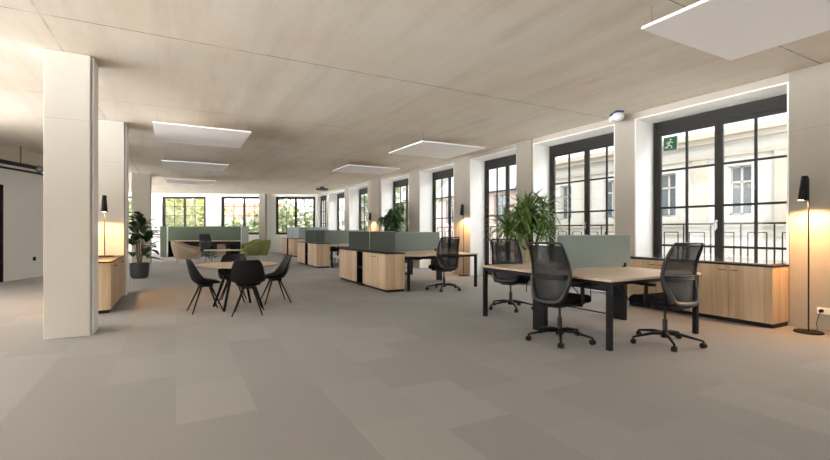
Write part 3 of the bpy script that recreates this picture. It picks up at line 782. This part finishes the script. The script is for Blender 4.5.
# ------------------------------------------------------------------ plants
def leaf(b, base, dirv, L, W, droop, n=6, fold=.15, twist=0):
    d = Vector(dirv).normalized(); side = d.cross(Vector((0, 0, 1)))
    side = side.normalized() if side.length > 1e-3 else Vector((1, 0, 0))
    p = Vector(base); vs = []; st = L/n
    for i in range(n+1):
        t = i/n; w = W*.5*(math.sin(PI*min(1, t*.93+.05))**.8) if i < n else .001
        up = side.cross(d).normalized()
        sd = (side*math.cos(twist)+up*math.sin(twist))
        vs += [p-sd*w+up*fold*w, p, p+sd*w+up*fold*w]
        d = (d+Vector((0, 0, -droop/n))).normalized(); p = p+d*st
    fs = []
    for i in range(n):
        fs += [(3*i, 3*i+1, 3*i+4, 3*i+3), (3*i+1, 3*i+2, 3*i+5, 3*i+4)]
    b.add(vs, fs)
def pot(r, prof, mat, soil_r, soil_z):
    b = MB(); b.lathe(prof, 32); b.build('pot', mat, r, smooth=False)
    b = MB(); b.lathe([(0, soil_z-.02), (soil_r, soil_z-.02), (soil_r, soil_z), (0, soil_z)], 24); b.build('soil', 'soil', r)
rnd = random.Random(3)
# broad-leaved plant at the left
q = fr(lx(139.5, 11.5), 11.5)
r = empty('potted_plant', q, 0, 'broad-leaved dark green plant in a charcoal pot behind the second pillar', 'plant')
pot(r, [(0, 0), (.16, 0), (.20, .05), (.225, .25), (.225, .40), (.21, .40), (.205, .33), (0, .33)], 'pot_black', .20, .36)
b = MB(); lf = MB()
for k in range(15):
    a = 2*PI*k*.381966; z1 = .75+.95*((k*7) % 15)/15; rr_ = .10+.10*rnd.random()
    tip = Vector((rr_*math.cos(a), rr_*math.sin(a), z1)); b.tube([(.04*math.cos(a), .04*math.sin(a), .34), tip*.6+Vector((0, 0, .16)), tip], [.010, .008, .006], 6)
    for j in range(3):
        aa = a+rnd.uniform(-1.1, 1.1); z = z1-.2*j*rnd.random()
        bs = tip+Vector((0, 0, z-z1))
        leaf(lf, bs, (math.cos(aa), math.sin(aa), rnd.uniform(.3, 1.5)), rnd.uniform(.34, .46), rnd.uniform(.19, .25), rnd.uniform(.5, 1.7), 7, .25)
b.build('stems', 'stem', r); lf.build('foliage', 'leaf_big', r, smooth=True)
# arching palm behind the foreground desk
r = empty('potted_plant', (6.33, 6.66, 0), 0, 'large arching narrow-leaved palm in a tan planter between two windows', 'plant')
pot(r, [(0, .45), (.10, .45), (.11, .5), (.13, .86), (.115, .86), (.11, .78), (0, .78)], 'pot_tan', .112, .83)
b = MB()
for k in range(3): b.tube([(.11*math.cos(k*2.1), .11*math.sin(k*2.1), 0), (.08*math.cos(k*2.1), .08*math.sin(k*2.1), .45)], .009, 8)
b.slab([(.1*math.cos(PI*k/8), .1*math.sin(PI*k/8)) for k in range(16)], .435, .45); b.build('plant_stand', 'black', r)
b = MB(); lf = MB()
for k, (dx, dy, z) in enumerate([(-.05, 0, 1.60), (.16, -.14, 1.42), (-.2, .10, 1.40), (-.05, .2, 1.2), (.05, -.24, 1.15), (-.34, .22, 1.20), (.3, .05, 1.25), (-.14, -.02, 1.74), (.22, -.1, 1.68), (-.42, .3, 1.3), (-.3, -.15, 1.45), (.1, .1, 1.5)]):
    c = Vector((dx, dy, z)); b.tube([(dx*.15, dy*.15, .80), (dx*.6, dy*.6, .80+(z-.80)*.5), c], [.018, .016, .012], 8)
    for j in range(44):
        a = rnd.uniform(0, 2*PI); e = rnd.uniform(.1, 2.6)
        leaf(lf, c+Vector((0, 0, rnd.uniform(-.14, .08))), (math.cos(a), math.sin(a), e), rnd.uniform(.42, .72), rnd.uniform(.030, .05), rnd.uniform(.7, 2.3), 7, .3)
b.build('canes', 'stem', r); lf.build('foliage', 'leaf_long', r, smooth=True)
# drooping plant behind the nearest cluster
r = empty('potted_plant', (6.38, 13.2, 0), 0, 'tall plant with drooping oval leaves behind the nearest cluster of screens', 'plant')
pot(r, [(0, 0), (.2, 0), (.24, .5), (.22, .5), (.21, .42), (0, .42)], 'pot_black', .21, .46)
b = MB(); lf = MB()
for k in range(16):
    a = k*2.4; h = rnd.uniform(1.3, 2.18); rr_ = rnd.uniform(.08, .46)
    c = Vector((rr_*math.cos(a), rr_*math.sin(a), h)); b.tube([(0, 0, .45), (c.x*.3, c.y*.3, .45+(h-.45)*.6), c], [.014, .010, .006], 6)
    for j in range(13):
        aa = rnd.uniform(0, 2*PI); u = rnd.uniform(0, .5)
        leaf(lf, c*(1-u)+Vector((c.x*.3, c.y*.3, h*.75))*u, (math.cos(aa), math.sin(aa), rnd.uniform(-.2, .7)), rnd.uniform(.24, .36), rnd.uniform(.09, .14), rnd.uniform(1.5, 3), 5, .2)
b.build('stems', 'stem', r); lf.build('foliage', 'leaf_mid', r, smooth=True)

# ------------------------------------------------------------------ outdoors
GZ = -4.6
b = MB(); b.box(-9.2, XO, -5.2, 31, CEIL+.32, 9); tag(b.build('wall_upper', 'stone'), 'unseen upper storeys added to shade the facade opposite', None, None, 'structure')  # out of view; added to keep sky light off the facade opposite
b = MB(); b.box(-9.2, XO, -5.2, 31, GZ, -.26); tag(b.build('wall_lower', 'stone'), 'unseen lower storey added to block light from beneath', None, None, 'structure')  # out of view; added so light cannot pass under the floor
b = MB(); b.box(XO, 90, -40, 90, GZ-.3, GZ); b.box(-60, XO, 32, 90, GZ-.3, GZ)
tag(b.build('street', 'bounce_paving'), 'street below the windows', None, None, 'structure')
def facade(x, y0, y1, ztop, mat, label, pitch=3.1, w=1.25, roof='slate', depth=8, levels=((1.85, 3.75), (-2.4, .2)), yoff=.9, bands=True, roofh=2.2):
    r = empty('building', (x, y0, 0), 0, label, 'building')
    L = y1-y0; b = MB(); rec = MB()
    ys_ = []; yy = yoff
    while yy+w < L-.3: ys_.append(yy); yy += pitch
    # solid wall built around its window openings
    prevz = GZ
    for (za, zb) in sorted(levels):
        b.box(0, .5, 0, L, prevz, za); pv = 0
        for yv in ys_: b.box(0, .5, pv, yv, za, zb); pv = yv+w
        b.box(0, .5, pv, L, za, zb); prevz = zb
    b.box(0, .5, 0, L, prevz, ztop); b.box(.5, depth, 0, .4, GZ, ztop); b.box(.5, depth, L-.4, L, GZ, ztop); b.box(depth-.4, depth, 0, L, GZ, ztop)
    b.build('wall', mat, r)
    if bands:
        b = MB()
        for z, h, o_ in ((ztop-.22, .22, .45), (ztop-.42, .2, .28), (ztop-1.0, .12, .12), (1.42, .18, .16), (1.05, .1, .08)): b.box(-o_, 0.0, 0, L, z, z+h)
        for yv in ys_: b.box(-.08, 0, yv+w+(pitch-w)/2-.28, yv+w+(pitch-w)/2+.28, 1.6, ztop-1.0)
        b.build('stone_mouldings', 'stone' if mat != 'pink' else mat, r)
    b = MB()
    b.add([(-.45, -.2, ztop), (-.45, L+.2, ztop), (depth/2, L+.2, ztop+roofh), (depth/2, -.2, ztop+roofh), (depth+.3, -.2, ztop), (depth+.3, L+.2, ztop)], [(0, 3, 2, 1), (3, 4, 5, 2), (0, 4, 3), (1, 2, 5), (0, 1, 5, 4)])
    b.build('roof', roof, r)
    for (za, zb) in levels:
        for yv in ys_:
            f = MB(); t_ = .07
            f.box(.18, .26, yv, yv+t_, za, zb); f.box(.18, .26, yv+w-t_, yv+w, za, zb); f.box(.18, .26, yv, yv+w, zb-t_, zb); f.box(.18, .26, yv, yv+w, za, za+t_)
            f.box(.18, .26, yv+w/2-.04, yv+w/2+.04, za, zb); f.box(.18, .26, yv, yv+w, zb-.65, zb-.58)
            fo = f.build('window', 'facade', r)
            p = MB(); p.box(.21, .23, yv+t_, yv+w-t_, za+t_, zb-t_); p.build('pane', 'darkglass', fo)
    return r
facade(19, -6, 20.6, 5.15, 'facade', 'cream classical building with stone cornices across the street', yoff=.15, pitch=2.85, w=.8, roofh=1.3)
facade(20, 22.4, 33, 4.0, 'pink', 'pink rendered house with a gable roof beyond the cream building', yoff=1.2, pitch=3.2, roof='slate', bands=False, roofh=4)
facade(21, 34.5, 52, 6.5, 'facade', 'pale plain building farther down the street', yoff=1, bands=False, roofh=2)
facade(20.5, 53, 95, 9.0, 'facade', 'tall pale building at the far end of the street', yoff=1, bands=False, roofh=3, levels=((1.85, 3.75), (5.2, 7.0), (-2.4, .2)))
def house(x, y, w, d, ztop, mat, label, rh=2.5, rz=0):
    r = empty('house', (x, y, 0), rz, label, 'house'); b = MB(); b.box(-w/2, w/2, -d/2, d/2, GZ, ztop); b.build('wall', mat, r)
    b = MB(); b.add([(-w/2-.3, -d/2-.3, ztop), (w/2+.3, -d/2-.3, ztop), (w/2+.3, d/2+.3, ztop), (-w/2-.3, d/2+.3, ztop), (-w/2-.3, 0, ztop+rh), (w/2+.3, 0, ztop+rh)], [(0, 1, 5, 4), (2, 3, 4, 5), (0, 4, 3), (1, 2, 5), (0, 3, 2, 1)]); b.build('roof', 'redroof', r)
    for k in range(3):
        b = MB(); xx = -w/2+w*(k+.5)/3; b.box(xx-.5, xx+.5, -d/2-.04, -d/2, ztop-2.2, ztop-.7); b.build('window', 'darkglass', r)
    return r
q = fr(lx(231, 52), 52); house(q[0], q[1], 12, 7, 2.8, 'facade', 'pale house with a red tiled roof seen through the end wall window', 1.7, BR)
def tree(px, d, z, rad, mat, label, hz=1.0, n=1900, ls=.22):
    q = fr(lx(px, d), d)
    r = empty('tree', (q[0], q[1], GZ), 0, label, 'tree', 'trees outside the windows'); H_ = z-GZ; rn = random.Random(int(px*10+d))
    b = MB(); b.tube([(0, 0, 0), (.1, .05, H_*.4), (-.05, .1, H_*.8), (0, 0, H_)], [.22, .18, .12, .06], 10)
    for k in range(7):
        a = k*2.4; zz = H_*(.5+.06*k); b.tube([(0, 0, zz), (math.cos(a)*rad*.5, math.sin(a)*rad*.5, zz+rad*.35), (math.cos(a)*rad*.8, math.sin(a)*rad*.8, zz+rad*.5)], [.08, .05, .02], 6)
    b.build('trunk', 'bark', r)
    b = MB(); cl = [Vector((rn.gauss(0, .5)*rad, rn.gauss(0, .5)*rad, H_+rn.uniform(-1, .75)*rad*hz)) for _ in range(26)]
    for i in range(n):
        c = cl[i % 26]; p = c+Vector((rn.gauss(0, .26), rn.gauss(0, .26), rn.gauss(0, .24)))*rad
        u = Vector((rn.gauss(0, 1), rn.gauss(0, 1), rn.gauss(0, 1))).normalized()*ls; w = u.cross(Vector((rn.gauss(0, 1), rn.gauss(0, 1), rn.gauss(0, 1)))).normalized()*ls*.6
        b.add([p-u, p+w, p+u, p-w], [(0, 1, 2, 3)])
    b.build('crown', mat, r)
tree(172, 33, 2.6, 2.6, 'tree_y', 'yellow-green tree outside the window behind the booth, left one')
tree(196, 37, 2.0, 2.2, 'tree_y', 'yellow autumn tree outside the window behind the booth, right one')
tree(130, 33, 2.4, 2.6, 'tree_g', 'green tree outside the window left of the far pillar')
tree(224, 44, -.2, 2.1, 'tree_g', 'low green tree in front of the red-roofed house')
tree(256, 43, .3, 2.0, 'tree_g', 'pale green tree right of the red-roofed house')
tree(283, 37, 1.4, 2.4, 'tree_g', 'green tree outside the rightmost end window, left one')
tree(309, 40, 1.6, 2.3, 'tree_g', 'green tree outside the rightmost end window, right one')
tree(393, 27, 2.2, 1.7, 'tree_g', 'street tree outside the window behind the drooping plant')

# ------------------------------------------------------------------ light
w = bpy.data.worlds.new('World'); SC.world = w; w.use_nodes = True
nt = w.node_tree; bg = nt.nodes['Background']; bg.inputs[0].default_value = (.975, .98, .985, 1)
# even overcast sky; added upward glow below the left horizon to brighten the ceiling
tc = N(nt, 'ShaderNodeTexCoord'); sp = N(nt, 'ShaderNodeSeparateXYZ'); nt.links.new(tc.outputs['Generated'], sp.inputs[0])
def mapr(src, a, b_, c, d):
    m_ = N(nt, 'ShaderNodeMapRange', interpolation_type='SMOOTHSTEP'); nt.links.new(src, m_.inputs[0])
    for i_, v_ in enumerate((a, b_, c, d)): m_.inputs[i_+1].default_value = v_
    return m_.outputs[0]
side = math_n(nt, 'MULTIPLY', sp.outputs[0], -1.0)
g_ = math_n(nt, 'MULTIPLY', mapr(math_n(nt, 'MULTIPLY', sp.outputs[2], -1.0), 0.0, .12, 0, 1), mapr(side, -.3, .4, 0, 1))
nt.links.new(math_n(nt, 'ADD', math_n(nt, 'MULTIPLY', g_, UP_GLOW), SKY), bg.inputs[1])
def portal(loc, rot, sx, sy_):
    L = bpy.data.lights.new('portal', 'AREA'); L.shape = 'RECTANGLE'; L.size = sx; L.size_y = sy_; L.cycles.is_portal = True
    o = bpy.data.objects.new('daylight_portal', L); COL.objects.link(o); o.location = loc; o.rotation_euler = rot
for a, b_ in WIN: portal((XO+.02, (a+b_)/2, 1.6), (0, PI/2, 0), 3.2, b_-a)
portal((-5.15, -5.1, 2.1), (-PI/2, 0, PI), 3.3, 2.4)
portal((-9.02, 13, 1.66), (0, -PI/2, 0), 3.3, 36)
s_ = (BW[0][0]+BW[-1][1])/2; p = bpt(s_, .5); portal((p[0], p[1], 2.1), (-PI/2, 0, angB if sg > 0 else angB+PI), BW[-1][1]-BW[0][0], 2.3)

# ------------------------------------------------------------------ camera
cam = bpy.data.cameras.new('camera'); co = bpy.data.objects.new('camera', cam); COL.objects.link(co)
cam.sensor_width = 36; cam.lens = 438/830*36; cam.clip_start = .05; cam.clip_end = 300
co.location = (0, 0, EYE); co.rotation_euler = (PI/2, 0, math.radians(-28.62)); cam.shift_y = .5/830
SC.camera = co
SC.view_settings.view_transform = 'Standard'; SC.view_settings.look = 'None'
SC.view_settings.gamma = 1; SC.view_settings.use_curve_mapping = False
SC.view_settings.exposure = 1.78
